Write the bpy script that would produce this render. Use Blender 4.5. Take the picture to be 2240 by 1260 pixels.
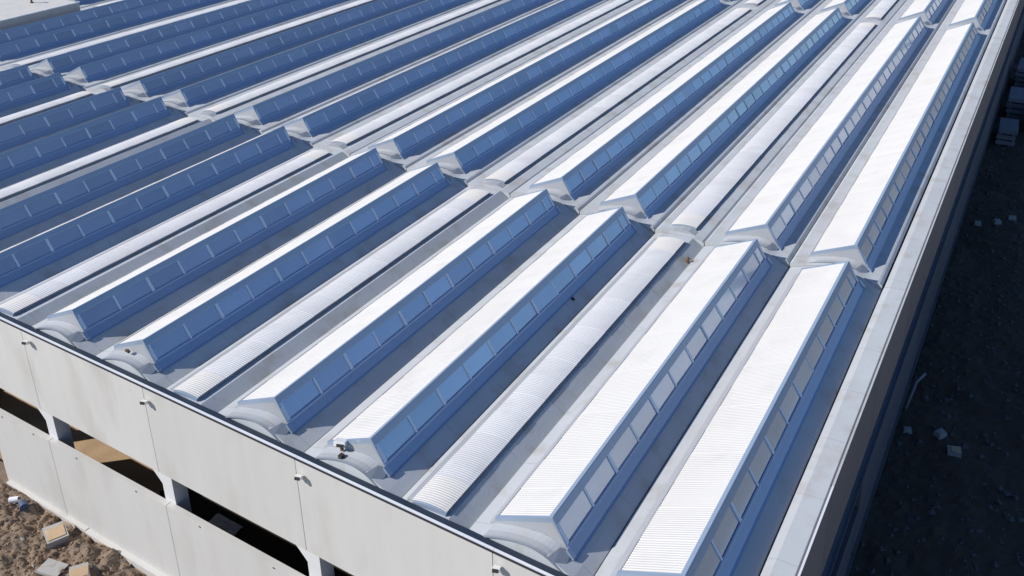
import bpy, math, random
from mathutils import Matrix, Vector, noise
random.seed(7)
R = math.radians
scene = bpy.context.scene
for o in list(bpy.data.objects):
    bpy.data.objects.remove(o)

# ------------------------------------------------------------------ camera
CAM = Vector((4.719, -14.552, 16.441))
YAW, PITCH, ROLL = 0.541, 0.378, -0.015
FPX = 2013.0                                   # focal length in pixels of a 2240 wide picture
f = Vector((-math.sin(YAW)*math.cos(PITCH), math.cos(YAW)*math.cos(PITCH), -math.sin(PITCH)))
r0 = Vector((math.cos(YAW), math.sin(YAW), 0)); u0 = r0.cross(f)
r = r0*math.cos(ROLL) + u0*math.sin(ROLL); u = u0*math.cos(ROLL) - r0*math.sin(ROLL)
cam = bpy.data.cameras.new('camera'); camo = bpy.data.objects.new('camera', cam)
scene.collection.objects.link(camo); scene.camera = camo
camo.matrix_world = Matrix(((r.x, u.x, -f.x, CAM.x), (r.y, u.y, -f.y, CAM.y), (r.z, u.z, -f.z, CAM.z), (0, 0, 0, 1)))
cam.sensor_fit = 'HORIZONTAL'; cam.sensor_width = 36; cam.lens = FPX/2240*36
cam.shift_x = -25.5/2240; cam.shift_y = -349/2240
cam.clip_start = 0.1; cam.clip_end = 4000
scene.render.resolution_x = 1024; scene.render.resolution_y = 576

# ------------------------------------------------------------------ sky, sun, exposure
SUN_DIR = Vector((1.08, 0.95, -1.10)).normalized()      # the way the light travels
elev = math.asin(-SUN_DIR.z)
w = bpy.data.worlds.new('World'); scene.world = w; w.use_nodes = True
nt = w.node_tree; bg = nt.nodes['Background']
sky = nt.nodes.new('ShaderNodeTexSky'); sky.sky_type = 'NISHITA'; sky.sun_disc = False
sky.sun_elevation = elev; sky.sun_rotation = math.atan2(-SUN_DIR.x, -SUN_DIR.y)
sky.altitude = 200; sky.air_density = 1.0; sky.dust_density = 0.4; sky.ozone_density = 8.0
nt.links.new(sky.outputs[0], bg.inputs[0]); bg.inputs[1].default_value = 0.10
sun = bpy.data.lights.new('sun', 'SUN'); suno = bpy.data.objects.new('sun', sun); scene.collection.objects.link(suno)
sun.energy = 4.2; sun.angle = R(0.5); sun.color = (1.0, 0.955, 0.90)
suno.rotation_euler = SUN_DIR.to_track_quat('-Z', 'Y').to_euler(); suno.location = (-30, -40, 60)
scene.render.engine = 'CYCLES'
scene.view_settings.view_transform = 'Standard'; scene.view_settings.look = 'None'
scene.view_settings.gamma = 1; scene.view_settings.use_curve_mapping = False
scene.view_settings.exposure = 0.2

# ------------------------------------------------------------------ materials
def mat(name, col, rough=0.8, metal=0.0, var=0.10, scale=0.6, fine=0.05, bump=0.0, bscale=12, streak=0.0, rnd=0.0, spec=0.3, dirt=None, dirt_amt=0.0, dirt_scale=1.2, stretch=(1, 1, 1), seam=0):
    m = bpy.data.materials.new(name); m.use_nodes = True
    t = m.node_tree; N = t.nodes; L = t.links; b = N['Principled BSDF']
    b.inputs['Roughness'].default_value = rough; b.inputs['Metallic'].default_value = metal
    b.inputs['Specular IOR Level'].default_value = spec
    g = N.new('ShaderNodeNewGeometry')
    def noise_tex(scale, detail=4, st=None):
        n = N.new('ShaderNodeTexNoise'); n.inputs['Scale'].default_value = scale; n.inputs['Detail'].default_value = detail
        src = g.outputs['Position']
        if st:
            mp = N.new('ShaderNodeMapping'); mp.inputs['Scale'].default_value = st; L.new(src, mp.inputs[0]); src = mp.outputs[0]
        L.new(src, n.inputs['Vector']); return n.outputs['Fac']
    def math_(op, a, b_):
        n = N.new('ShaderNodeMath'); n.operation = op
        for i, v in enumerate((a, b_)):
            if isinstance(v, (int, float)): n.inputs[i].default_value = v
            else: L.new(v, n.inputs[i])
        return n.outputs[0]
    v = math_('MULTIPLY_ADD', noise_tex(scale, 5, stretch), 2*var); N[-1].inputs[2].default_value = 1-var
    v2 = math_('MULTIPLY_ADD', noise_tex(22, 3), 2*fine); N[-1].inputs[2].default_value = 1-fine
    v = math_('MULTIPLY', v, v2)
    if streak:
        s = math_('MULTIPLY_ADD', noise_tex(3.0, 4, (1, 1, 0.06)), 2*streak); N[-1].inputs[2].default_value = 1-streak
        v = math_('MULTIPLY', v, s)
    if rnd:
        oi = N.new('ShaderNodeObjectInfo')
        s = math_('MULTIPLY_ADD', oi.outputs['Random'], 2*rnd); N[-1].inputs[2].default_value = 1-rnd
        v = math_('MULTIPLY', v, s)
    if seam:                              # joints across the shells
        sp = N.new('ShaderNodeSeparateXYZ'); L.new(g.outputs['Position'], sp.inputs[0])
        wob = math_('MULTIPLY', noise_tex(1.5, 2), 0.05)
        fr = math_('FRACT', math_('DIVIDE', math_('ADD', sp.outputs[1], wob), seam), 0)
        ln = math_('LESS_THAN', fr, 0.014)
        brk = math_('GREATER_THAN', noise_tex(1.1, 2), 0.47)
        s = math_('SUBTRACT', 1.0, math_('MULTIPLY', math_('MULTIPLY', ln, brk), 0.16))
        v = math_('MULTIPLY', v, s)
    mix = N.new('ShaderNodeMix'); mix.data_type = 'RGBA'; mix.blend_type = 'MULTIPLY'; mix.inputs[0].default_value = 1
    mix.inputs[6].default_value = (*col, 1)
    cmb = N.new('ShaderNodeCombineColor')
    for i in range(3): L.new(v, cmb.inputs[i])
    L.new(cmb.outputs[0], mix.inputs[7]); out = mix.outputs[2]
    if dirt:
        d = noise_tex(dirt_scale, 6, stretch)
        rmp = N.new('ShaderNodeMapRange'); rmp.inputs[1].default_value = 0.52; rmp.inputs[2].default_value = 0.75; rmp.inputs[3].default_value = 0; rmp.inputs[4].default_value = dirt_amt
        L.new(d, rmp.inputs[0])
        mx = N.new('ShaderNodeMix'); mx.data_type = 'RGBA'; L.new(rmp.outputs[0], mx.inputs[0]); L.new(out, mx.inputs[6]); mx.inputs[7].default_value = (*dirt, 1)
        out = mx.outputs[2]
    L.new(out, b.inputs['Base Color'])
    if bump:
        bn = N.new('ShaderNodeBump'); bn.inputs['Strength'].default_value = bump; bn.inputs['Distance'].default_value = 0.03
        L.new(noise_tex(bscale, 5), bn.inputs['Height']); L.new(bn.outputs[0], b.inputs['Normal'])
    return m

M = dict(
    wall=mat('wall_concrete', (0.585, 0.568, 0.53), 0.85, var=0.06, scale=0.5, fine=0.03, streak=0.05, rnd=0.03, bump=0.05, bscale=9, dirt=(0.45, 0.43, 0.385), dirt_amt=0.55, dirt_scale=0.9, stretch=(1, 1, 0.35)),
    shell=mat('shell_concrete', (0.475, 0.495, 0.51), 0.85, var=0.13, scale=0.5, fine=0.05, rnd=0.03, bump=0.08, bscale=14, dirt=(0.36, 0.34, 0.29), dirt_amt=0.7, dirt_scale=1.3, seam=2.4),
    sheet=mat('white_sheet', (0.635, 0.618, 0.585), 0.5, var=0.04, scale=0.5, fine=0.02, rnd=0.012, spec=0.3, dirt=(0.50, 0.49, 0.46), dirt_amt=0.35, dirt_scale=0.9),
    cover=mat('weathered_sheet', (0.60, 0.605, 0.615), 0.5, var=0.05, scale=0.8, fine=0.02, rnd=0.045, spec=0.4, dirt=(0.48, 0.48, 0.48), dirt_amt=0.5, dirt_scale=1.1),
    flash=mat('flashing_metal', (0.34, 0.42, 0.53), 0.38, metal=0.35, var=0.04, scale=0.8, fine=0.02, rnd=0.03, spec=0.5),
    apron=mat('apron_membrane', (0.37, 0.385, 0.405), 0.6, var=0.08, scale=1.6, fine=0.03, rnd=0.04, bump=0.15, bscale=4, dirt=(0.38, 0.35, 0.30), dirt_amt=0.35, dirt_scale=2.2),
    frame=mat('frame_metal', (0.60, 0.69, 0.78), 0.45, metal=0.1, var=0.03, spec=0.5),
    pane=mat('pane_glass', (0.45, 0.515, 0.61), 0.16, metal=0.55, var=0.10, scale=0.9, fine=0.04, rnd=0.11, spec=0.5),
    sill=mat('sill_metal', (0.26, 0.36, 0.52), 0.42, metal=0.35, var=0.05, scale=0.8, fine=0.02, rnd=0.03),
    fascia=mat('fascia_metal', (0.27, 0.36, 0.48), 0.42, metal=0.3, var=0.04, scale=0.8, fine=0.02),  # shade on the right-facing side is put into this darker blue
    plate=mat('corner_plate_metal', (0.27, 0.30, 0.34), 0.5, metal=0.2, var=0.12, scale=3),
    navy=mat('navy_strip', (0.022, 0.033, 0.055), 0.6, var=0.2, scale=2),  # dark navy strip between the front coping and the shell ends
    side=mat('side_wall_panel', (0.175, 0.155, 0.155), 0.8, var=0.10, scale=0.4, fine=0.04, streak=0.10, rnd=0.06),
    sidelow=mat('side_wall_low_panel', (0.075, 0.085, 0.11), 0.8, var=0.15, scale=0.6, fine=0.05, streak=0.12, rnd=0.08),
    coping=mat('coping_metal', (0.72, 0.74, 0.77), 0.4, var=0.04, spec=0.5),
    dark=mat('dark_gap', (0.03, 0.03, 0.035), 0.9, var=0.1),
    column=mat('column_concrete', (0.66, 0.66, 0.65), 0.8, var=0.04, fine=0.02, bump=0.03),
    earth=mat('brown_earth', (0.225, 0.165, 0.118), 0.95, var=0.28, scale=0.9, fine=0.22, bump=0.6, bscale=7, dirt=(0.30, 0.25, 0.20), dirt_amt=0.6, dirt_scale=1.6),
    floor=mat('hall_floor_earth', (0.055, 0.042, 0.032), 0.95, var=0.12, scale=0.8, fine=0.08, bump=0.2),  # base colour darkened to stand for the shade inside the hall
    sandy=mat('sunlit_patch', (0.40, 0.28, 0.17), 0.95, var=0.14, scale=0.8, fine=0.10, bump=0.3),  # sunlight on the floor near the doorway, put into a lighter colour
    far=mat('dry_field', (0.34, 0.31, 0.26), 0.95, var=0.15, scale=0.05, fine=0.1),
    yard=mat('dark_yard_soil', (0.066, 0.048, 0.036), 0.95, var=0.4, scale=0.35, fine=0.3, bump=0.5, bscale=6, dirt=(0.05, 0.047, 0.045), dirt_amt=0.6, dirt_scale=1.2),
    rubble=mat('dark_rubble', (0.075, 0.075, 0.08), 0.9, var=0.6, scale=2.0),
    clod=mat('earth_clod', (0.205, 0.142, 0.095), 0.95, var=0.3, rnd=0.25, scale=3),
    block=mat('concrete_block', (0.40, 0.385, 0.36), 0.9, var=0.2, scale=3, fine=0.1, dirt=(0.24, 0.19, 0.14), dirt_amt=0.7, dirt_scale=3),
    dullblock=mat('dull_block', (0.26, 0.26, 0.27), 0.9, var=0.2, scale=3),
    sand=mat('sandy_board', (0.50, 0.36, 0.22), 0.9, var=0.25, scale=4, fine=0.1, dirt=(0.30, 0.25, 0.20), dirt_amt=0.7, dirt_scale=4),
    glassb=mat('ribbon_glass', (0.19, 0.27, 0.40), 0.12, metal=0.7, var=0.05),
    lens=mat('lamp_lens', (0.05, 0.04, 0.035), 0.25, var=0.02),
    white=mat('white_paint', (0.78, 0.78, 0.77), 0.5, var=0.02),
    rust=mat('rusty_steel', (0.16, 0.09, 0.05), 0.8, var=0.3, scale=6),
    blue=mat('blue_plastic', (0.07, 0.10, 0.17), 0.5, var=0.1),
    pallet=mat('grey_boards', (0.16, 0.17, 0.20), 0.85, var=0.2, scale=2, rnd=0.25),
)

# ------------------------------------------------------------------ helpers
C = scene.collection
class MB:
    def __init__(s): s.v = []; s.fc = []
    def add(s, vs, fs):
        b = len(s.v); s.v += [tuple(v) for v in vs]; s.fc += [tuple(i+b for i in q) for q in fs]; return s
    def box(s, x0, x1, y0, y1, z0, z1):
        return s.add([(x0,y0,z0),(x1,y0,z0),(x1,y1,z0),(x0,y1,z0),(x0,y0,z1),(x1,y0,z1),(x1,y1,z1),(x0,y1,z1)],
                     [(0,3,2,1),(4,5,6,7),(0,1,5,4),(1,2,6,5),(2,3,7,6),(3,0,4,7)])
    def prism(s, prof, y0, y1):             # prof: closed polygon in (x, z), clockwise seen from the front
        n = len(prof)
        vs = [(x, y0, z) for x, z in prof] + [(x, y1, z) for x, z in prof]
        return s.add(vs, [tuple(range(n))[::-1], tuple(range(n, 2*n))] + [(i, (i+1) % n, n+(i+1) % n, n+i) for i in range(n)])
    def loft(s, rows):                      # open sheet through rows of equal length
        m = len(rows[0]); vs = [p for q in rows for p in q]
        return s.add(vs, [(i*m+j, i*m+j+1, (i+1)*m+j+1, (i+1)*m+j) for i in range(len(rows)-1) for j in range(m-1)])
    def mesh(s, name, material, smooth=False, fix=True):
        me = bpy.data.meshes.new(name); me.from_pydata(s.v, [], s.fc)
        if fix:
            import bmesh
            bm = bmesh.new(); bm.from_mesh(me); bmesh.ops.recalc_face_normals(bm, faces=bm.faces); bm.to_mesh(me); bm.free()
        me.materials.append(M[material]); me.update()
        if smooth:
            for p in me.polygons: p.use_smooth = True
        return me
def ob(name, me, parent=None, loc=(0, 0, 0), rot=(0, 0, 0), scale=None):
    o = bpy.data.objects.new(name, me); C.objects.link(o); o.location = loc; o.rotation_euler = rot
    if scale: o.scale = scale
    if parent: o.parent = parent
    return o
def thing(name, label, cat, loc=(0, 0, 0), group=None, rotz=0):
    o = ob(name, None, None, loc, (0, 0, rotz)); o.empty_display_size = 0.3; o['label'] = label; o['category'] = cat
    if group: o['group'] = group
    return o
def tag(o, label, cat, group=None):
    o['label'] = label; o['category'] = cat
    if group: o['group'] = group
    return o
def struct(o): o['kind'] = 'structure'; return o
def px(p):
    d = Vector(p) - CAM; dep = d.dot(f)
    if dep < 0.5: return None
    return (1145.5 + FPX*d.dot(r)/dep, 281 - FPX*d.dot(u)/dep)
def seen(x, y0, y1, z=-0.5, margin=140):
    n = max(2, int((y1-y0)/1.0))
    for i in range(n+1):
        q = px((x, y0+(y1-y0)*i/n, z))
        if q and -margin < q[0] < 2240+margin and -margin < q[1] < 1260+margin: return True
    return False
def thick(rows, t=0.03):
    """two-skin sheet from rows of points: top skin, bottom skin and closed rims"""
    m = len(rows[0]); n = len(rows); top = [p for q in rows for p in q]; bot = [(x, y, z-t) for x, y, z in top]; k = m*n
    fs = [(i*m+j, i*m+j+1, (i+1)*m+j+1, (i+1)*m+j) for i in range(n-1) for j in range(m-1)]
    fs2 = [tuple(k+i for i in q[::-1]) for q in fs]
    rim = []
    for i in range(n-1):
        rim.append((i*m, (i+1)*m, k+(i+1)*m, k+i*m)); rim.append((i*m+m-1, k+i*m+m-1, k+(i+1)*m+m-1, (i+1)*m+m-1))
    for j in range(m-1):
        rim.append((j, k+j, k+j+1, j+1)); a = (n-1)*m; rim.append((a+j, a+j+1, k+a+j+1, k+a+j))
    b = MB(); b.add(top+bot, fs+fs2+rim); return b
def corrugated(line, y0, y1, pitch=0.076, amp=0.006):
    """corrugated sheet: a line in (x, z) swept along y, waves running up the line"""
    nr = []
    for i in range(len(line)):
        a = Vector(line[max(0, i-1)]); c = Vector(line[min(len(line)-1, i+1)]); d = (c-a).normalized(); nr.append((-d.y, d.x))
    n = int((y1-y0)/pitch*4); rows = []
    for i in range(n+1):
        y = y0 + (y1-y0)*i/n; o = amp*math.sin(2*math.pi*(y-y0)/pitch)
        rows.append([(p[0]+q[0]*o, y, p[1]+q[1]*o) for p, q in zip(line, nr)])
    return thick(rows, 0.02)

# ------------------------------------------------------------------ layout
PEAK = {0:-0.095, 1:-3.384, 3:-8.822, 4:-12.269, 6:-17.879, 7:-21.339, 9:-27.11, 10:-30.628, 12:-36.171, 13:-39.514,
        15:-44.924, 16:-48.172, 18:-53.75, 19:-57.05, 21:-62.7, 22:-66.0}
ROWS = [(0.0, 15.548), (16.853, 51.693), (53.373, 88.2)]
SHELLS = [(-0.45, 16.17), (16.21, 52.50), (52.54, 89.0)]
HL, HR = 2.23, 1.12                        # valley left and right of a peak
WALL_Y, TOP_Z, GAP_T, GAP_B, FRONT_G = -0.766, -0.958, -4.249, -5.618, -8.95
XR = 1.87
JOINTS = [-67.1, -60.85, -54.6, -48.35, -42.1, -35.85, -29.61, -23.36, -17.21, -10.96, -4.61, 1.87]

# ------------------------------------------------------------------ ground
def sheet(name, x0, x1, y0, y1, step, fz, material):
    nx = int((x1-x0)/step); ny = int((y1-y0)/step)
    rows = [[(x0+(x1-x0)*i/nx, y0+(y1-y0)*j/ny, fz(x0+(x1-x0)*i/nx, y0+(y1-y0)*j/ny)) for i in range(nx+1)] for j in range(ny+1)]
    b = MB(); b.loft(rows); return struct(ob(name, b.mesh(name, material, smooth=False, fix=False)))
gb = MB(); gb.add([(-1500, -1500, -10.6), (1500, -1500, -10.6), (1500, 1500, -10.6), (-1500, 1500, -10.6)], [(0, 1, 2, 3)])
struct(ob('ground', gb.mesh('ground', 'far', fix=False)))
def earth_z(x, y):
    v = Vector((x, y, 0))
    z = FRONT_G - 0.05
    z += 0.25*noise.noise(v*0.55) + 0.20*noise.noise(v*1.7+Vector((5, 2, 0))) + 0.11*noise.noise(v*4.1) + 0.05*noise.noise(v*9.0)
    dy = WALL_Y - y
    if y > WALL_Y-0.16: z = min(z, FRONT_G-0.10)
    else:
        t = min(1, (dy-0.16)/0.5); z -= 0.22*(1-t)*(0.5+0.5*noise.noise(v*0.9+Vector((0, 9, 3))))
        if x > -21.9: z += 0.28*t*max(0, noise.noise(v*0.8+Vector((3, 3, 1))))
    e = min(x+44, -1-x+3, y+18, 0.4-y+0.0) if y < 0.4 else 0
    if e < 2 and (x < -42 or x > 0 or y < -16): z -= 1.9*(1-max(0, e)/2)
    return z
sheet('earth_ground', -44, 2, -18, -0.3, 0.10, earth_z, 'earth')
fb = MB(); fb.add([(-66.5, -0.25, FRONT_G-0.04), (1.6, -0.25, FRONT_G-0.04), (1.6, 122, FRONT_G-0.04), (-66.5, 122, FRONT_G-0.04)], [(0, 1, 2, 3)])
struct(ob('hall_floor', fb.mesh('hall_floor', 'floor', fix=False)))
def sunlit_z(x, y):
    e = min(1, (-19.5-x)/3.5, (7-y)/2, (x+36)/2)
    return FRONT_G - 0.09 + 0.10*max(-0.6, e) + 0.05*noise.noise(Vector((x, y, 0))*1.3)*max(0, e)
sheet('sunlit_patch', -36, -19.3, -0.28, 7.2, 0.2, sunlit_z, 'sandy')  # pale patch painted in for the sun falling on the hall floor
def yard_z(x, y):
    v = Vector((x, y, 0))
    return -10.02 + 0.16*noise.noise(v*0.35) + 0.10*noise.noise(v*1.1) + 0.07*noise.noise(v*3.0) - (0.8 if x > 10.5 else 0)
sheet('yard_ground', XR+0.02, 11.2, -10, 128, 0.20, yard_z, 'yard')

# ------------------------------------------------------------------ factory building
bld = thing('factory_building', 'long pale concrete factory building with ribbed vaulted roof and open wall gaps', 'building', (0, 0, 0))
# unseen slab added below the shells to keep sunlight out of the hall
ob('light_stop_slab', MB().box(-68.0, 1.62, -0.56, 122, -1.62, -1.50).mesh('light_stop_slab', 'shell'), bld)
# shells
ks = sorted(PEAK); units = []
for k in range(0, 23):
    if k in PEAK:
        x = PEAK[k]
        xr = x+HR if (k == 0 or k-1 not in PEAK) else 0.5*(x+HR+PEAK[k-1]-HL)
        xl = x-HL if k+1 not in PEAK else 0.5*(x-HL+PEAK[k+1]+HR)
        units.append((k, 'm', x, xl, xr))
    else:
        if k+1 in PEAK: units.append((k, 'b', None, PEAK[k+1]+HR, PEAK[k-1]-HL))
def arc_profile(pts, n=3):
    """smooth a polyline by Chaikin cutting"""
    for _ in range(n):
        q = [pts[0]]
        for a, c in zip(pts, pts[1:]): q += [(a[0]*.75+c[0]*.25, a[1]*.75+c[1]*.25), (a[0]*.25+c[0]*.75, a[1]*.25+c[1]*.75)]
        pts = q+[pts[-1]]
    return pts
SHELL_ARC = [(-1.62, -0.99), (-1.1, -0.79), (-0.5, -0.66), (0.05, -0.71), (0.42, -0.86), (0.78, -1.03)]
def shell_prof(kind, x, xl, xr, shallow=False):
    if shallow and kind == 'm':
        arc = [(-1.62, -0.95), (-1.1, -0.79), (-0.5, -0.66), (0.05, -0.71), (0.42, -0.86), (0.66, -0.915), (0.95, -0.94)]
        top = [(xl+0.02, -1.03), (xl+0.10, -0.99)] + [(x+a, z) for a, z in arc_profile(arc, 2)] + [(xr-0.10, -0.965), (xr-0.02, -1.03)]
        return top + [(xr-0.018, -1.48), (xl+0.018, -1.48)]
    if shallow:
        top = [(xl+0.02, -1.03), (xl+0.10, -0.99), (xl+0.40, -0.985), (xr-0.62, -0.975), (xr-0.45, -0.975), (xr-0.10, -1.04), (xr-0.02, -1.10)]
        return top + [(xr-0.018, -1.48), (xl+0.018, -1.48)]
    if kind == 'm':
        top = [(xl+0.018, -1.19)] + [(x+a, z) for a, z in arc_profile(SHELL_ARC, 2)] + [(xr-0.018, -1.20)]
    else:
        top = [(xl+0.018, -1.18), (xl+0.40, -1.03), (xl+0.62, -1.03), (xr-0.62, -0.97), (xr-0.48, -0.97), (xr-0.018, -1.27)]
    return top + [(xr-0.018, -1.48), (xl+0.018, -1.48)]
for k, kind, x, xl, xr in units:
    for ri, (y0, y1) in enumerate(SHELLS):
        if not (seen(xl, y0, y1) or seen(xr, y0, y1)): continue
        if k >= 20 and ri == 0: continue
        if k >= 20: y0 = 28.0 if ri == 1 else y0
        b = MB(); b.prism(shell_prof(kind, x, xl, xr, ri > 0), y0, y1); ob('roof_shell', b.mesh('roof_shell', 'shell'), bld)
# right edge slab and coping
for y0, y1 in [(-0.45, 16.17), (16.21, 52.5), (52.54, 89.0), (89.04, 122)]:
    b = MB(); b.prism([(1.045, -1.19), (1.10, -1.06), (1.28, -0.985), (1.78, -0.965), (1.80, -0.98), (1.80, -1.48), (1.045, -1.48)], y0, y1)
    ob('edge_slab', b.mesh('edge_slab', 'shell'), bld)
prevy = WALL_Y-0.03
for y in [5.4, 11.6, 17.8, 24.0, 30.2, 36.4, 42.6, 48.8, 55, 61.2, 67.4, 73.6, 79.8, 86, 92.2, 98.4, 104.6, 110.8, 117, 122]:
    ob('wall_coping', MB().box(XR-0.03, XR+0.02, prevy, y-0.012, -0.985, -0.95).mesh('wall_coping', 'coping' if y < 8 else 'shell'), bld)
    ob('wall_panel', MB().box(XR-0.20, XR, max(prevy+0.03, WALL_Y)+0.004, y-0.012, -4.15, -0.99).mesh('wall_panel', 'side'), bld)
    ob('ribbon_window', MB().box(XR-0.16, XR-0.07, max(prevy, -0.5), y-0.012, -5.42, -4.152).mesh('ribbon_window', 'glassb'), bld)
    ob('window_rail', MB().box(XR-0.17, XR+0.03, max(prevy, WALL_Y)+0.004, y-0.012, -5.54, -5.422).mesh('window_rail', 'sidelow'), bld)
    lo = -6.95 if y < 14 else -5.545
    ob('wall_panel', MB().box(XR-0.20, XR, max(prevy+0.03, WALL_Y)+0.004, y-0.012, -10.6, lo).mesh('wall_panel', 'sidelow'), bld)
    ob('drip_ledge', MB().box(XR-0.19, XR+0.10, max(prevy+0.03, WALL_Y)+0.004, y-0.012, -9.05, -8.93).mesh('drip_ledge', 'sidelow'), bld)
    prevy = y
# front wall
for a, c in zip(JOINTS, JOINTS[1:]):
    ob('wall_coping', MB().box(a+0.004, c-0.004, WALL_Y+0.055, WALL_Y+0.115, TOP_Z-0.06, TOP_Z+0.0).mesh('wall_coping', 'coping'), bld)
    ob('gap_shade_strip', MB().box(a+0.003, c-0.003 if c < XR else c-0.04, WALL_Y+0.006, WALL_Y+0.054, TOP_Z-0.07, TOP_Z-0.035).mesh('gap_shade_strip', 'dark'), bld)  # black strip stands in for the shade in the gap before the coping
    ob('navy_strip', MB().box(a+0.003, c-0.003 if c < XR else c-0.04, WALL_Y+0.116, -0.462, TOP_Z-0.07, TOP_Z-0.025).mesh('navy_strip', 'navy'), bld)
for i in range(len(JOINTS)-1):
    a, c = JOINTS[i], JOINTS[i+1]
    ob('wall_panel', MB().box(a+0.012, c-0.012 if c < XR else c-0.205, WALL_Y, WALL_Y+0.2, GAP_T, TOP_Z-0.062).mesh('wall_panel', 'wall'), bld)
    lowx0 = a+0.012
    if i == 6: continue                               # the doorway left of the last low panel
    if i == 5: c = -30.4
    ob('wall_panel', MB().box(lowx0, c-0.012 if c < XR else c-0.205, WALL_Y, WALL_Y+0.2, FRONT_G-0.5, GAP_B).mesh('wall_panel', 'wall'), bld)
    if i >= 7:
        for t in (0.25, 0.76):
            xx = a+(c-a)*t; ob('lifting_anchor', MB().box(xx-0.05, xx+0.05, WALL_Y-0.004, WALL_Y+0.02, GAP_B-0.13, GAP_B-0.08).mesh('lifting_anchor', 'dark'), bld)
ob('wall_panel', MB().box(-27.05, -23.372, WALL_Y, WALL_Y+0.2, FRONT_G-0.5, GAP_B).mesh('wall_panel', 'wall'), bld)
for xx in (-26.2, -24.3): ob('lifting_anchor', MB().box(xx-0.05, xx+0.05, WALL_Y-0.004, WALL_Y+0.02, GAP_B-0.13, GAP_B-0.08).mesh('lifting_anchor', 'dark'), bld)
for i, (a, c) in enumerate([(-26.9, -22.1), (-22.08, -16.2), (-16.18, -10.0), (-9.98, -3.8), (-3.78, XR)]):
    ob('footing', MB().box(a, c, WALL_Y-0.17-0.03*(i % 2), WALL_Y-0.003, FRONT_G-0.6, FRONT_G-0.02-0.02*(i % 2)).mesh('footing', 'wall'), bld)
for x in JOINTS[:-1] + [1.45]:
    b = MB(); b.box(x-0.25, x+0.25, WALL_Y+0.203, WALL_Y+0.70, FRONT_G-0.3, -1.63)
    col = ob('column', b.mesh('column', 'column'), bld)
    hb = MB(); hb.prism([(x-0.85, GAP_T+0.1), (x-0.252, GAP_T+0.1), (x-0.252, GAP_T-0.78), (x-0.85, GAP_T-0.12)], WALL_Y+0.22, WALL_Y+0.62)
    ob('haunch', hb.mesh('haunch', 'column'), col)
    ob('bearing_block', MB().box(x+0.252, x+0.55, WALL_Y+0.22, WALL_Y+0.62, GAP_T-0.30, GAP_T+0.1).mesh('bearing_block', 'column'), col)
# hidden sides of the hall
ob('wall_panel', MB().box(-68.0, -67.8, WALL_Y, 122, -10.6, -1.0).mesh('wall_panel', 'wall'), bld)
ob('wall_panel', MB().box(-67.79, 1.66, 121.8, 122, -10.6, -1.0).mesh('wall_panel', 'wall'), bld)
for i in range(1, 9):
    for x in (-58, -46, -34.5, -23.0, -11.0):
        ob('column', MB().box(x-0.3, x+0.3, i*13.6, i*13.6+0.6, FRONT_G-0.3, -1.63).mesh('column', 'column'), bld) if i < 3 else None

# ------------------------------------------------------------------ roof monitors
WORDS = ['first', 'second', 'third', 'fourth', 'fifth', 'sixth', 'seventh', 'eighth', 'ninth', 'tenth', 'eleventh', 'twelfth', 'thirteenth', 'fourteenth', 'fifteenth', 'sixteenth']
ROWNAME = ['front row', 'middle row', 'rear row']
PANE = 1.352
EAVE = (-1.57, -0.76); RIDGE = (-0.12, -0.075)
WT, WB = (0.085, -0.19), (0.40, -0.69)          # window top and bottom line
wd = Vector((WB[0]-WT[0], WB[1]-WT[1])); wn = Vector((-wd.y, wd.x)).normalized()   # outward normal in (x, z)
def strip(y0, y1, inset, depth, a=0.0, c=1.0):
    """a thin slab lying in the window plane"""
    p = [Vector(WT)+wd*a, Vector(WT)+wd*c]
    q = [p[0]-wn*inset, p[1]-wn*inset, p[1]-wn*(inset+depth), p[0]-wn*(inset+depth)]
    b = MB(); b.prism([(v.x, v.y) for v in q], y0, y1); return b
mesh_pane = {}
def get_pane(wdt):
    key = round(wdt, 3)
    if key not in mesh_pane:
        mesh_pane[key] = strip(0, wdt, 0.014, 0.02, 0.015, 0.965).mesh('pane', 'pane')
    return mesh_pane[key]
mull = [strip(-w_, w_, -0.012, 0.06, 0.0, 0.97).mesh('mullion', 'frame') for w_ in (0.036, 0.056)]
def apron_mesh(sgn, y):
    A = [(-1.60, -0.86), (-1.2, -0.67), (-0.8, -0.49), (-0.4, -0.31), (0.0, -0.135), (0.12, -0.30), (0.24, -0.48), (0.40, -0.72)]
    Mi = [(-1.63, -0.93), (-1.25, -0.79), (-0.9, -0.69), (-0.5, -0.605), (-0.15, -0.58), (0.08, -0.615), (0.26, -0.68), (0.42, -0.78)]
    B = [(-1.68, -1.005), (-1.35, -0.86), (-1.02, -0.75), (-0.66, -0.665), (-0.30, -0.645), (-0.04, -0.69), (0.20, -0.79), (0.44, -0.94)]
    def at(P, y_, dz=0.0): return [(a, y+sgn*y_, z+dz) for a, z in arc_profile(P, 1)]
    mid = [(0.45*a[0]+0.55*c[0], 0.45*a[1]+0.55*c[1]-0.03) for a, c in zip(Mi, B)]
    low = [(a*0.12+c*0.88, z*0.12+w_*0.88-0.012) for (a, z), (c, w_) in zip(Mi, B)]
    b = MB()
    b.loft([[(a, y+sgn*0.014, z) for a, z in A], [(a, y+sgn*0.020, z) for a, z in Mi]])
    t = thick([at(Mi, 0.022), at(mid, 0.22), at(low, 0.38), at(B, 0.452, 0.012)], 0.02)
    b.add(t.v, t.fc)
    return b.mesh('apron', 'apron')
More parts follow.
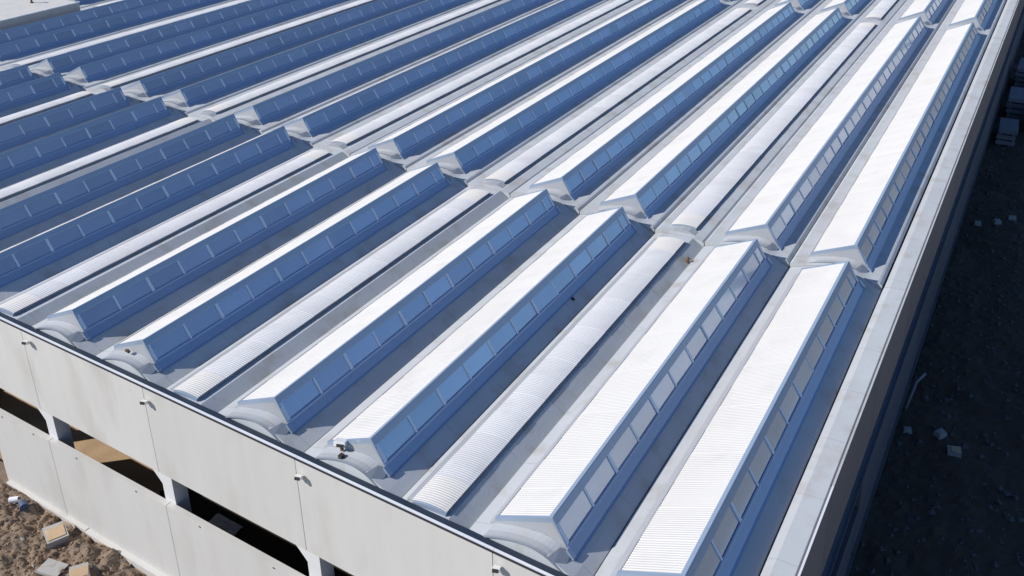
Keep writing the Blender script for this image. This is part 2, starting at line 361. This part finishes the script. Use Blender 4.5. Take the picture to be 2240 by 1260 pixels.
def end_arc(sgn, y):
    pts = [(-1.70, -1.03), (-1.35, -0.875), (-1.02, -0.765), (-0.66, -0.68), (-0.30, -0.66), (-0.04, -0.705), (0.20, -0.805), (0.46, -0.965)]
    pts = arc_profile(pts, 1)
    ya, yb = sorted((y+sgn*0.455, y+sgn*0.485))
    b = MB()
    b.prism([(a, z+0.026) for a, z in pts] + [(a, z) for a, z in pts[::-1]], ya, yb); return b.mesh('apron_edge', 'plate')
def corner_cap(sgn, y):
    q = [(0.12, 0.475, -0.725), (0.27, 0.10, -0.665), (0.445, 0.05, -0.77), (0.52, 0.10, -0.86), (0.50, 0.475, -0.985), (0.30, 0.48, -0.835)]
    b = MB(); n = len(q)
    v = [(a, y+sgn*(d+0.012), z+0.012) for a, d, z in q]; v2 = [(a-0.02, y+sgn*(d-0.03), z-0.04) for a, d, z in q]
    b.add(v+v2, [tuple(range(n)), tuple(range(2*n-1, n-1, -1))]+[(i, (i+1) % n, n+(i+1) % n, n+i) for i in range(n)])
    return b.mesh('corner_plate', 'plate')
def monitor_meshes(L):
    d = {}
    b = MB(); b.prism([(-0.125, -0.058), (-0.012, 0.012), (0.004, 0.006), (0.006, -0.02), (-0.10, -0.10)], 0, L); d['ridge_flashing'] = b.mesh('ridge_flashing', 'flash')
    b = MB(); b.prism([(0.004, -0.001), (0.012, -0.003), (0.092, -0.165), (0.105, -0.20), (0.07, -0.205), (0.004, -0.07)], 0, L); d['fascia'] = b.mesh('fascia', 'fascia')
    b = MB(); b.prism([(-1.60, -0.75), (-1.555, -0.735), (-1.54, -0.80), (-1.66, -0.985), (-1.78, -1.04), (-1.80, -1.03), (-1.68, -0.965)], 0.02, L-0.02); d['eave_flashing'] = b.mesh('eave_flashing', 'apron')
    q = [Vector(WT)+wd*0.955, Vector(WT)+wd*1.0]
    b = MB(); b.prism([(WB[0]-0.03, WB[1]+0.055), (WB[0]+0.005, WB[1]+0.03), (WB[0]+0.03, WB[1]-0.02), (WB[0]+0.20, WB[1]-0.215), (WB[0]+0.26, WB[1]-0.245), (WB[0]+0.25, WB[1]-0.29), (WB[0]+0.02, WB[1]-0.17), (WB[0]-0.06, WB[1]-0.02)], 0, L)
    d['sill_flashing'] = b.mesh('sill_flashing', 'sill')
    d['glazing_bar'] = strip(0, L, 0.015, 0.05, 0.94, 1.0).mesh('glazing_bar', 'frame')
    g = [(-1.60, -0.76), (-0.06, -0.02), (0.004, 0.006), (0.09, -0.165), (0.41, -0.70), (0.40, -0.76), (0.0, -0.16), (-1.60, -0.88)]
    g2 = g
    for nm, ya, yb in (('front', -0.012, 0.055), ('back', L-0.055, L+0.012)):
        b = MB(); b.prism([(-1.60, -0.745), (-0.05, -0.005), (0.0, 0.018), (0.092, -0.165), (0.115, -0.21), (0.41, -0.71), (0.37, -0.74), (0.0, -0.15), (-1.60, -0.885)], ya, yb); d['gable_'+nm] = b.mesh('gable_flashing', 'flash')
    d['apron_front'] = apron_mesh(-1, 0); d['apron_back'] = apron_mesh(1, L)
    d['edge_front'] = end_arc(-1, 0); d['edge_back'] = end_arc(1, L)
    d['cap_front'] = corner_cap(-1, 0); d['cap_back'] = corner_cap(1, L)
    for nm, ya, yb in (('front', -0.10, 0.03), ('back', L-0.03, L+0.10)):
        b = MB(); b.prism([(0.41, -0.70), (0.44, -0.67), (0.62, -0.865), (0.62, -0.90), (0.55, -0.93)], ya, yb); d['bracket_'+nm] = b.mesh('sill_bracket', 'flash')
    return d
cacheL = {}
roof_sheets = {}
def get_roof_sheet(wdt, lift):
    key = (round(wdt, 3), lift)
    if key not in roof_sheets:
        roof_sheets[key] = corrugated([(EAVE[0], EAVE[1]+0.007*lift), (RIDGE[0], RIDGE[1]+0.007*lift)], 0, wdt).mesh('roof_sheet', 'sheet')
    return roof_sheets[key]
NAME = dict(gable_front='gable_flashing', gable_back='gable_flashing', apron_front='apron', apron_back='apron', edge_front='apron_edge', edge_back='apron_edge', cap_front='corner_plate', cap_back='corner_plate', bracket_front='sill_bracket', bracket_back='sill_bracket')
def build_monitor(x, y0, y1, label, group):
    L = round(y1-y0, 3)
    if L not in cacheL: cacheL[L] = monitor_meshes(L)
    t = thing('roof_monitor', label, 'roof monitor', (x+random.uniform(-.02, .02), y0+random.uniform(-.02, .02), random.uniform(-.012, .012)), group, R(random.uniform(-.03, .03)))
    for key, me in cacheL[L].items(): ob(NAME.get(key, key), me, t)
    n = int((L-0.12)/1.14)+1; st = (L-0.12)/n
    for j in range(n): ob('roof_sheet', get_roof_sheet(st+0.05, j % 2), t, (0, 0.06+j*st-(0.025 if j else 0), 0))
    y = 0.07; i = 0
    ob('mullion', mull[1], t, (0, y, 0))
    while y < L-0.2:
        w_ = min(PANE, L-0.07-y)
        ob('pane', get_pane(w_), t, (0, y, 0), (0, R(random.gauss(0, 0.25)), R(random.gauss(0, 0.35)))); y += w_; i += 1
        ob('mullion', mull[1 if i % 2 == 0 or y > L-0.2 else 0], t, (0, y, 0))
    return t
for ri, (y0, y1) in enumerate(ROWS):
    cnt = 0
    for k in ks:
        a = y0
        if k >= 20:
            if ri == 0: continue
            if ri == 1: a = 28.6
        if not (seen(PEAK[k], a, y1)): continue
        build_monitor(PEAK[k], a, y1, 'glazed pitched roof monitor, %s from the right roof edge in the %s' % (WORDS[ks.index(k)], ROWNAME[ri]), 'roof monitors in rows along the factory roof')

# ------------------------------------------------------------------ low curved skylights
BAR = arc_profile([(-0.62, -0.97), (-0.36, -0.885), (-0.06, -0.83), (0.24, -0.82), (0.47, -0.85)], 2)
SH = 1.06
bar_sheet = {}
def get_sheet(wdt, lift):
    key = (round(wdt, 3), lift)
    if key not in bar_sheet:
        bar_sheet[key] = corrugated([(a, z+0.008*lift) for a, z in BAR], 0, wdt, amp=0.0055).mesh('cover_sheet', 'cover')
    return bar_sheet[key]
first_sheet = corrugated([(a, z+0.012) for a, z in BAR], 0, SH, amp=0.006).mesh('cover_sheet', 'sheet')
def build_barrel(xc, y0, y1, label):
    t = thing('curved_skylight', label, 'skylight', (xc, y0, 0), 'low curved skylights between the roof monitors')
    L = y1-y0; n = int(L/SH)+1; st = L/n
    for i in range(n):
        if i == 0 or i == n-1: ob('cover_sheet', first_sheet, t, (0, i*st, 0))
        else: ob('cover_sheet', get_sheet(st+0.06, i % 2), t, (0, i*st-0.03, 0))
    low = [(a*0.97, z-0.19) for a, z in BAR]
    for ya, yb in ((-0.05, 0.02), (L-0.02, L+0.05)):
        b = MB(); b.prism([(a, z-0.022) for a, z in BAR[2:]] + [(0.45, -0.975), (0.2, -1.0), (-0.55, -1.04)], ya, yb); ob('end_cap', b.mesh('end_cap', 'flash'), t)
    b = MB(); b.prism([(0.38, -0.855), (0.43, -0.865), (0.43, -1.08), (0.38, -1.08)], 0.03, L-0.03); ob('side_upstand', b.mesh('side_upstand', 'plate'), t)
    b = MB(); b.prism([(-0.78, -1.0), (-0.57, -0.965), (-0.52, -1.0), (-0.50, -1.07), (-0.78, -1.07)], 0.0, L); ob('eave_flashing', b.mesh('eave_flashing', 'apron'), t)
    b = MB(); b.prism([(-0.60, -1.03), (-0.3, -0.915), (0.0, -0.865), (0.3, -0.87), (0.56, -0.96), (0.72, -1.09), (0.72, -1.12), (-0.60, -1.12)], -0.42, -0.06); ob('front_apron', b.mesh('front_apron', 'apron'), t) if y0 > 1 else None
    return t
bi = 0
for k, kind, x, xl, xr in units:
    if kind != 'b': continue
    for ri, (y0, y1) in enumerate(ROWS):
        a = y0 if ri else -0.38
        if k >= 20:
            if ri == 0: continue
            if ri == 1: a = 29.0
        if not seen(0.5*(xl+xr), a, y1): continue
        build_barrel(0.5*(xl+xr), a, y1, 'low curved white corrugated skylight, %s from the right roof edge in the %s' % (WORDS[bi], ROWNAME[ri]))
    bi += 1

# ------------------------------------------------------------------ raised block on the far left of the roof
blk = thing('rooftop_block', 'flat topped raised pale concrete block at the far left of the roof', 'roof block', (-63.6, 13.5, -1.48))
ob('slab', MB().box(-4.2, 4.1, -13.3, 13.5, 0, 1.50).mesh('slab', 'wall'), blk)
ob('side_shade', MB().box(4.102, 4.13, -13.3, 13.5, 0, 1.49).mesh('side_shade', 'plate'), blk)  # dark sheet, puts the shade of the block's right side into colour
ob('coping', MB().box(4.02, 4.16, -13.3, 13.55, 1.502, 1.56).mesh('coping', 'coping'), blk)
vp = thing('vent_pipe', 'small dark bent vent pipe standing on the raised roof block', 'vent pipe', (-62.6, 25.2, 0.02))
def tube(pts, rad, n=10):
    rows = []
    for i, p in enumerate(pts):
        p = Vector(p); d = (Vector(pts[min(i+1, len(pts)-1)])-Vector(pts[max(i-1, 0)])).normalized()
        a = d.orthogonal().normalized()
        if i: a = (pa - d*pa.dot(d)).normalized()
        pa = a; c = d.cross(a)
        rows.append([tuple(p+a*rad*math.cos(2*math.pi*j/n)+c*rad*math.sin(2*math.pi*j/n)) for j in range(n+1)])
    b = MB(); b.loft(rows); n1 = n+1; k = len(b.v)
    b.fc.append(tuple(range(n))); b.fc.append(tuple(range(k-n1, k-1))); return b
ob('pipe', tube([(0, 0, 0), (0, 0, 0.5), (0.06, 0, 0.62), (0.2, 0, 0.68), (0.45, 0, 0.66)], 0.07).mesh('pipe', 'rust', smooth=True), vp)
ob('base_collar', tube([(0, 0, 0), (0, 0, 0.05)], 0.14).mesh('base_collar', 'rust'), vp)

# ------------------------------------------------------------------ wall lamps
LAMP_ORDER = ['at the leftmost upper wall joint in view', 'at the second upper wall joint from the left', 'at the third upper wall joint from the left, above a gap', 'at the rightmost upper wall joint near the picture bottom']
for i, (x, z) in enumerate([(-23.0, -1.36), (-17.08, -1.48), (-10.78, -1.50), (-4.46, -1.38)]):
    t = thing('wall_lamp', 'small white floodlight %s' % LAMP_ORDER[i], 'lamp', (x, WALL_Y, z), 'floodlights under the front wall coping')
    b = MB(); b.prism([(-0.09, 0.07), (0.09, 0.07), (0.09, -0.03), (-0.09, -0.03)], -0.23, -0.09); me = b.mesh('housing', 'white')
    h = ob('housing', me, t, (0, 0, 0.02), (R(-20), 0, R(18)))
    ob('lens', MB().box(-0.087, 0.06, -0.245, -0.2305, -0.035, 0.055).mesh('lens', 'lens'), h)
    ob('bracket', MB().box(-0.025, 0.025, -0.13, -0.002, -0.03, 0.03).mesh('bracket', 'white'), t)

# ------------------------------------------------------------------ small things on the roof
t = thing('floodlight', 'small white floodlight with dark lens fixed on a monitor gable of the front row', 'floodlight', (PEAK[3]-0.98, -0.10, -0.56))
h = ob('housing', MB().box(-0.19, 0.13, -0.16, 0.10, 0.03, 0.16).mesh('housing', 'white'), t, (0, 0, 0.02), (R(-20), 0, R(20)))
ob('lens', MB().box(-0.10, 0.10, -0.182, -0.163, 0.02, 0.10).mesh('lens', 'lens'), h)
ob('bracket', MB().box(-0.03, 0.03, -0.06, 0.02, -0.12, 0.05).mesh('bracket', 'rust'), t)
ob('ballast_box', MB().box(0.10, 0.22, -0.30, -0.16, -0.14, -0.04).mesh('ballast_box', 'lens'), t)
t = tag(ob('rusty_bracket', tube([(0, 0, -0.06), (0, -0.05, 0.03), (0.03, -0.1, 0.07)], 0.05).mesh('rusty_bracket', 'rust'), None, (PEAK[6]-0.62, -0.14, -0.50)), 'small rusty bracket on a front row monitor gable left of centre', 'bracket')
tag(ob('rubber_offcut', MB().add(*[[(-0.07,-0.05,0),(0.06,-0.07,0),(0.09,0.05,0),(-0.05,0.07,0),(-0.05,-0.03,0.05),(0.05,-0.05,0.06),(0.06,0.03,0.04),(-0.04,0.05,0.05)],[(0,3,2,1),(4,5,6,7),(0,1,5,4),(1,2,6,5),(2,3,7,6),(3,0,4,7)]]).mesh('rubber_offcut', 'dark'), None, (PEAK[3]+0.68, 10.0, -0.985), (0, R(20), 0)), 'small black rubber offcut lying in the shade below a front row monitor', 'offcut')
tag(ob('brown_clamp', tube([(0, 0, -0.05), (0, 0, 0.06), (0.04, 0.02, 0.12)], 0.06).mesh('brown_clamp', 'rust'), None, (-5.72, 14.7, -1.13)), 'small brown clamp in the roof valley beside a front row curved skylight', 'clamp')

# ------------------------------------------------------------------ things on the earth at the left
def crate(name, x, y, z, sx, sy, sz, rz, label, body='block', top='sand'):
    t = thing(name, label, 'block', (x, y, z), None, rz)
    t.rotation_euler = (R(random.uniform(-6, 6)), R(random.uniform(-5, 5)), rz)
    def rough(b, a): b.v = [(x_+random.uniform(-a, a), y_+random.uniform(-a, a), z_) for x_, y_, z_ in b.v]; return b
    ob('body', rough(MB().box(-sx, sx, -sy, sy, -0.1, sz), sx*0.09).mesh('body', body), t)
    ob('top_board', rough(MB().box(-sx*0.45, sx*0.85, -sy*0.8, sy*0.82, sz+0.002, sz+0.03), sx*0.09).mesh('top_board', top), t)
    return t
crate('sandy_block', -22.75, -1.62, -8.98, 0.42, 0.34, 0.24, R(-25), 'big pale block with a sandy tan top beside the footing of the front wall')
crate('sandy_block', -20.35, -2.35, -8.90, 0.36, 0.32, 0.24, R(-30), 'tan topped pale block lying at the bottom edge of the picture')
t = thing('broken_slab', 'flat pale broken slab half buried in brown earth at the bottom edge', 'slab', (-21.4, -2.65, -8.85), None, R(12))
ob('slab', MB().prism([(-0.5, 0), (0.4, 0), (0.45, 0.10), (-0.4, 0.12)], -0.28, 0.28).mesh('slab', 'block'), t)
t = thing('plastic_canister', 'small white canister lying on the earth near the wall corner', 'canister', (-25.55, -1.42, -8.90), None, R(40))
ob('can', tube([(-0.16, 0, 0.12), (0.16, 0, 0.12)], 0.11, 12).mesh('can', 'white', smooth=False), t)
ob('cap', tube([(0.162, 0, 0.16), (0.22, 0, 0.16)], 0.04, 8).mesh('cap', 'blue'), t)
t = thing('blue_bucket', 'small dark blue bucket tipped over beside the wall footing', 'bucket', (-25.05, -1.38, -8.96), None, R(-20))
ob('bucket', tube([(-0.15, 0, 0.13), (0.15, 0, 0.14)], 0.14, 12).mesh('bucket', 'blue'), t)
ob('rim', tube([(0.152, 0, 0.14), (0.18, 0, 0.14)], 0.16, 12).mesh('rim', 'blue'), t)
def clods(name, n, region, smin, smax, zf, material, label, cat):
    b = MB()
    for _ in range(n):
        x = random.uniform(region[0], region[1]); y = random.uniform(region[2], region[3]); s = smin+(smax-smin)*random.random()**3
        z = zf(x, y); vs = []
        for i in range(4):
            a = i*math.pi/2+random.uniform(-.4, .4); vs.append((x+s*math.cos(a)*random.uniform(.7, 1.2), y+s*math.sin(a)*random.uniform(.7, 1.2), z+s*random.uniform(-.2, .35)))
        vs += [(x+s*.2*random.uniform(-1, 1), y+s*.2*random.uniform(-1, 1), z+s*random.uniform(.5, .95)), (x, y, z-s*.5)]
        b.add(vs, [(0, 1, 4), (1, 2, 4), (2, 3, 4), (3, 0, 4), (1, 0, 5), (2, 1, 5), (3, 2, 5), (0, 3, 5)])
    o = ob(name, b.mesh(name, material)); o['kind'] = 'stuff'; tag(o, label, cat); return o
t = thing('plastic_sheet', 'crumpled pale plastic sheet on the dark hall floor behind the wall gap', 'plastic sheet', (-17.8, 1.7, FRONT_G-0.04))
rows = [[(i*0.16-0.7, j*0.12-0.3, 0.10+0.10*noise.noise(Vector((i*0.9, j*0.9, 4)))) for i in range(9)] for j in range(6)]
ob('sheet', thick(rows, 0.02).mesh('sheet', 'white'), t)
clods('pale_stones', 260, (-31, -15, -7.5, -1.0), 0.02, 0.13, earth_z, 'block', 'small pale stones scattered over the earth in front of the wall', 'stones')
clods('earth_clods', 9000, (-30, -15, -6.5, -1.0), 0.012, 0.13, earth_z, 'clod', 'loose brown clods scattered over the earth in front of the wall', 'clods')

# ------------------------------------------------------------------ things in the dark yard on the right
def pile(name, x, y, sx, sy, sz, rz, label, n=3, material='pallet'):
    t = thing(name, label, 'stack', (x, y, -10.0), 'stacks in the dark yard', rz)
    h = sz/n
    for i in range(n):
        jx, jy = random.uniform(-.06, .06), random.uniform(-.06, .06)
        ob('board', MB().box(-sx+jx, sx+jx, -sy+jy, sy+jy, i*h+0.10, (i+1)*h-0.02).mesh('board', material), t)
        for q in (-0.7, 0.7):
            ob('batten', MB().box(q*sx-0.06, q*sx+0.06, -sy, sy, i*h-0.018, i*h+0.098).mesh('batten', material), t)
    return t
pile('panel_stack', 2.95, 57.6, 0.62, 1.3, 1.3, 0.05, 'nearest grey panel stack in the dark yard, close to the wall')
pile('panel_stack', 4.75, 61.2, 0.66, 1.6, 1.6, -0.03, 'grey panel stack standing farther from the wall in the dark yard', 4)
pile('panel_stack', 3.15, 63.9, 0.70, 1.5, 1.8, 0.02, 'tall grey panel stack against the wall behind the nearest stack', 4)
pile('panel_stack', 4.9, 69.5, 0.75, 1.8, 2.0, 0.04, 'rearmost tall grey panel stack near the right picture edge', 5)
pile('panel_stack', 3.2, 71.5, 0.70, 1.7, 2.1, -0.02, 'rearmost tall grey panel stack beside the wall', 5)
def lump(name, x, y, s, rz, label, material, cat):
    b = MB(); b.add([(-.5*s, -.4*s, 0), (.5*s, -.42*s, 0), (.52*s, .4*s, 0), (-.48*s, .44*s, 0), (-.4*s, -.33*s, .5*s), (.42*s, -.3*s, .45*s), (.4*s, .32*s, .52*s), (-.41*s, .3*s, .48*s)],
                    [(0, 3, 2, 1), (4, 5, 6, 7), (0, 1, 5, 4), (1, 2, 6, 5), (2, 3, 7, 6), (3, 0, 4, 7)])
    return tag(ob(name, b.mesh(name, material), None, (x, y, yard_z(x, y)-0.02), (0, 0, rz)), label, cat)
lump('concrete_lump', 2.32, 20.5, 0.36, 0.3, 'small pale concrete lump at the foot of the shaded wall', 'dullblock', 'lump')
lump('concrete_lump', 3.55, 20.8, 0.46, 0.9, 'grey concrete lump in the dark yard left of the orange topped crate', 'dullblock', 'lump')
lump('concrete_lump', 2.7, 42.2, 0.42, 0.2, 'pale flat lump in the yard nearest the wall, far up the picture', 'dullblock', 'lump')
lump('concrete_lump', 3.7, 42.9, 0.45, 0.5, 'pale lump in the yard middle of three far up the picture', 'dullblock', 'lump')
lump('concrete_lump', 4.45, 43.9, 0.5, 0.1, 'pale lump in the yard closest to the right picture edge', 'dullblock', 'lump')
t = crate('small_crate', 4.20, 20.05, yard_z(4.2, 20.05)-0.02, 0.26, 0.20, 0.24, 0.2, 'small pale crate with an orange top lying in the dark yard', 'dullblock', 'sand'); t['category'] = 'crate'
tag(ob('bent_pipe', tube([(2.0, 21.9, -10.0), (2.12, 22.2, -9.3), (2.2, 22.6, -8.9), (2.45, 23.2, -8.75)], 0.06).mesh('bent_pipe', 'pallet', smooth=True)), 'thin bent grey pipe leaning out from the shaded wall', 'pipe')
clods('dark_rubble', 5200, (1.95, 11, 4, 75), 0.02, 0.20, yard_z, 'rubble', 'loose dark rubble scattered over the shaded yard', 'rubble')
